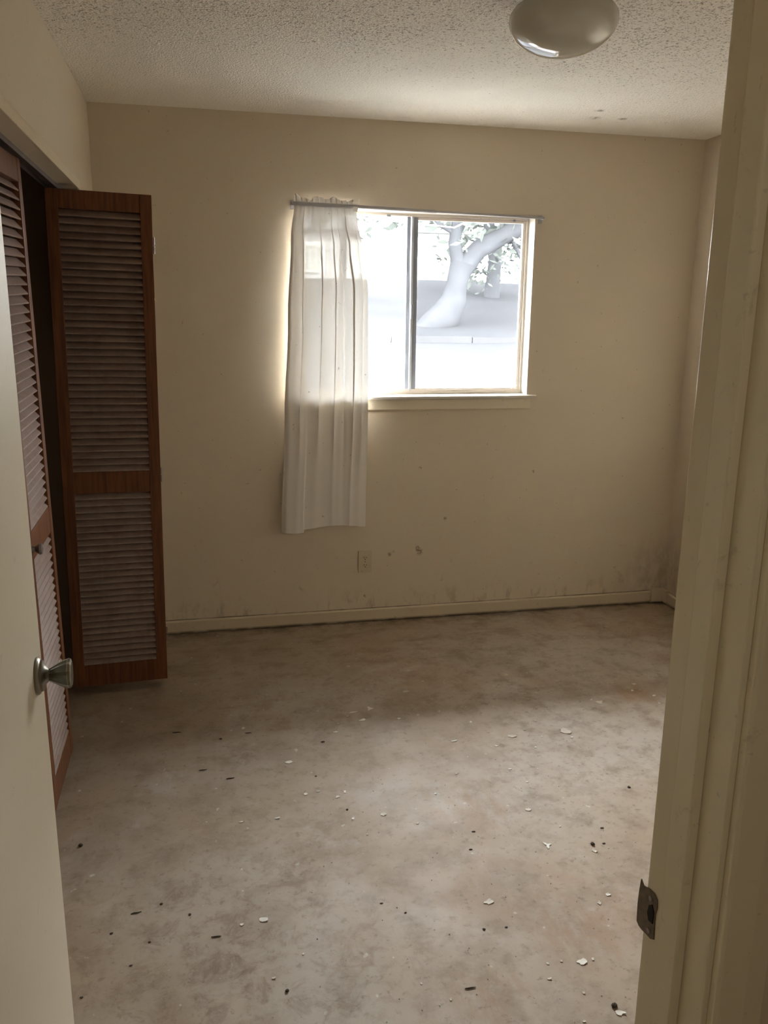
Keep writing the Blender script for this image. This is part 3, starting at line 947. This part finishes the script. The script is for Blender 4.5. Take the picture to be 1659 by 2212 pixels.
NICK = {'thin pale paint sliver lying': 'the lone sliver nearest the back wall', 'curled C-shaped': 'the curled C-shaped flake', 'long thin white': 'the long thin sliver',
        'white bow-shaped': 'the bow-shaped flake', 'pale ragged': 'the ragged pale flake', 'white paint chip standing': 'the chip standing on edge',
        'white paint flake with a pointed': 'the flake with a pointed tail', 'thin white paint flake above': 'the thin flake above the dark smudge',
        'pale double-edged': 'the double-edged flake', 'pale oval': 'the pale oval chip', 'largest pale': 'the largest pale flake', 'bright white twisted': 'the twisted white flake',
        'narrow bright': 'the narrow bright sliver', 'cream paint chip with a raised': 'the cream chip with a raised edge', 'white three-lobed': 'the three-lobed splat',
        'pale paint flake with a thin tail': 'the flake with a thin tail', 'broad cream': 'the broad cream flake', 'bright white arched': 'the arched white flake',
        'broken white': 'the broken white flake', 'large white triangular': 'the large triangular flake', 'white notched': 'the notched white flake',
        'straight dark twig at the front right': 'the front right twig', 'straight dark twig at the front left': 'the front left twig',
        'thick dark twig': 'the thick dark twig', 'thin dark twig nearest': 'the twig nearest the louvered door', 'slanting dark twig': 'the slanting twig by the entry door',
        'round brown crumb': 'the round brown crumb'}
anchors = [(t[0], t[1], n) for t in CHIPS + BITS for k_, n in NICK.items() if t[4].startswith(k_)]
taken = {}
def beside(x, y, what):
    """names a crumb by the nearest thing with a label of its own"""
    ax, ay, n = min(anchors, key=lambda a: (a[0] - x) ** 2 + (a[1] - y) ** 2)
    dx, dy = x - ax, y - ay
    rt, fw = dx * .977 - dy * .21, dx * .207 + dy * .951
    if abs(rt) > abs(fw) * .6:
        side = 'right of' if rt > 0 else 'left of'
    else:
        side = 'behind' if fw > 0 else 'in front of'
    taken.setdefault((what, side, n), []).append((dx * dx + dy * dy, x, y))
    return (what, side, n)
keys = {}
for t in CHIPS:
    if not t[4]:
        keys[t[:2]] = beside(t[0], t[1], 'tiny pale paint crumb')
for t in BITS:
    if not t[4]:
        keys[t[:2]] = beside(t[0], t[1], 'tiny dark speck')
def crumb_label(x, y):
    k_ = keys[(x, y)]
    row = sorted(taken[k_])
    if len(row) == 1:
        return '%s %s %s' % k_
    r_ = [q[1:] for q in row].index((x, y))
    return '%s %s %s %s' % ((('nearest', 'second', 'third', 'fourth', 'fifth', 'sixth', 'seventh', 'eighth')[r_],) + k_)
def flake(rnd, w_, d_, curl, ragged, c_shape=False, lobes=0):
    n = 12
    pts = []
    for i in range(n):
        a = 2 * math.pi * i / n
        k = 1 - ragged * rnd.random()
        if lobes:
            k *= .72 + .38 * math.cos(lobes * a)
        if c_shape and abs(a - math.pi) < .9:
            k *= .18
        pts.append((w_ / 2 * k * math.cos(a), d_ / 2 * k * math.sin(a)))
    top, bot = [], []
    for (x, y) in pts:
        r2 = (2 * x / w_) ** 2 + (2 * y / d_) ** 2
        z = curl * r2 * (1 if x > 0 else .3)
        top.append((x, y, .0014 + z))
        bot.append((x, y, .0002 + z * .9))
    mb = MB()
    mb.add([(0, 0, .0016)] + top + bot, [(0, 1 + i, 1 + (i + 1) % n) for i in range(n)] +
           [(1 + i, 1 + n + i, 1 + n + (i + 1) % n, 1 + (i + 1) % n) for i in range(n)] + [tuple(1 + n + i for i in range(n))[::-1]])
    return mb
for i, (x, y, w_, d_, lab) in enumerate(CHIPS):
    rnd = random.Random(100 + i)
    big = max(w_, d_) > .045
    d_ = max(.007, min(d_, w_ * 1.4 + .01)) if 'edge beside' not in lab else .012
    mb = flake(rnd, w_, d_, (.0015 + .05 * min(w_, .04) * rnd.random()), .62 if big else .5,
               'C-shaped' in lab and 'curled C' in lab[:9], 3 if 'three-lobed' in lab else 0)
    if 'standing on edge' in lab:
        mb.xf(Matrix.Translation((0, 0, .008)) @ Matrix.Rotation(R(65), 4, 'X'))
    o = obj('paint_flake', mb, 'chip2' if ('cream' in lab or 'pale' in lab or (not lab and i % 3 == 0)) else 'chip', at=None)
    o.location = (x, y, 0 if 'standing' not in lab else .0)
    o.rotation_euler = (0, 0, R(rnd.uniform(-9, 9)))
    if lab:
        tag(o, lab, 'paint flake', 'paint flakes on the floor')
    else:
        tag(o, crumb_label(x, y), 'paint flake', 'tiny paint crumbs on the floor')
for i, (x, y, w_, d_, lab, kind) in enumerate(BITS):
    rnd = random.Random(500 + i)
    if kind == 1:
        r = max(.0016, min(.0035, w_ * .06))
        sl = d_ * (.25 if 'slant' in lab else .1) * (1 if i % 2 else -1)
        mb = MB().tube([(-w_ / 2, -sl, r), (-w_ * .2, sl * .3, r * 1.15), (w_ * .15, -sl * .2, r * 1.1), (w_ / 2, sl, r)], [r * .7, r, r, r * .6], 7)
        o = obj('twig', mb, 'twig', smooth=True)
        cat, grp = 'twig', 'dark twigs on the floor'
    else:
        n = max(.004, w_ * .5)
        d2_ = max(.003, min(d_, w_) * .5)
        mb = MB()
        hgt = .55 if kind == 2 else .35
        mb.lathe([(.02, 0), (.8, .02), (1, .35), (.7, .8), (.1, 1)], 9, flute=lambda k, rr=rnd: .75 + .5 * ((k * 37 + i * 11) % 9) / 9)
        mb.xf(Matrix.Diagonal((n, d2_, min(n, d2_) * hgt * 2, 1)))
        o = obj('dirt_crumb', mb, 'crumb')
        cat, grp = 'dirt', 'dark crumbs on the floor'
    o.location = (x, y, 0)
    if lab:
        tag(o, lab, cat, grp)
    else:
        tag(o, crumb_label(x, y), cat, 'tiny dark specks on the floor')
# loose grit and dust too fine to count
gr = MB()
rnd = random.Random(77)
for _ in range(900):
    x, y = rnd.uniform(-.25, 2.3), rnd.uniform(.9, 3.95)
    s = rnd.uniform(.0012, .0032)
    a = rnd.uniform(0, 6.28)
    p = [(x + s * math.cos(a + k * 2.09), y + s * math.sin(a + k * 2.09), .0) for k in range(3)]
    gr.add(p + [(x, y, s * .9)], [(0, 1, 3), (1, 2, 3), (2, 0, 3), (2, 1, 0)])
tag(obj('floor_grit', gr, 'chip2'), 'fine pale grit scattered over the concrete floor', 'grit', kind='stuff')
bpy.context.view_layer.update()
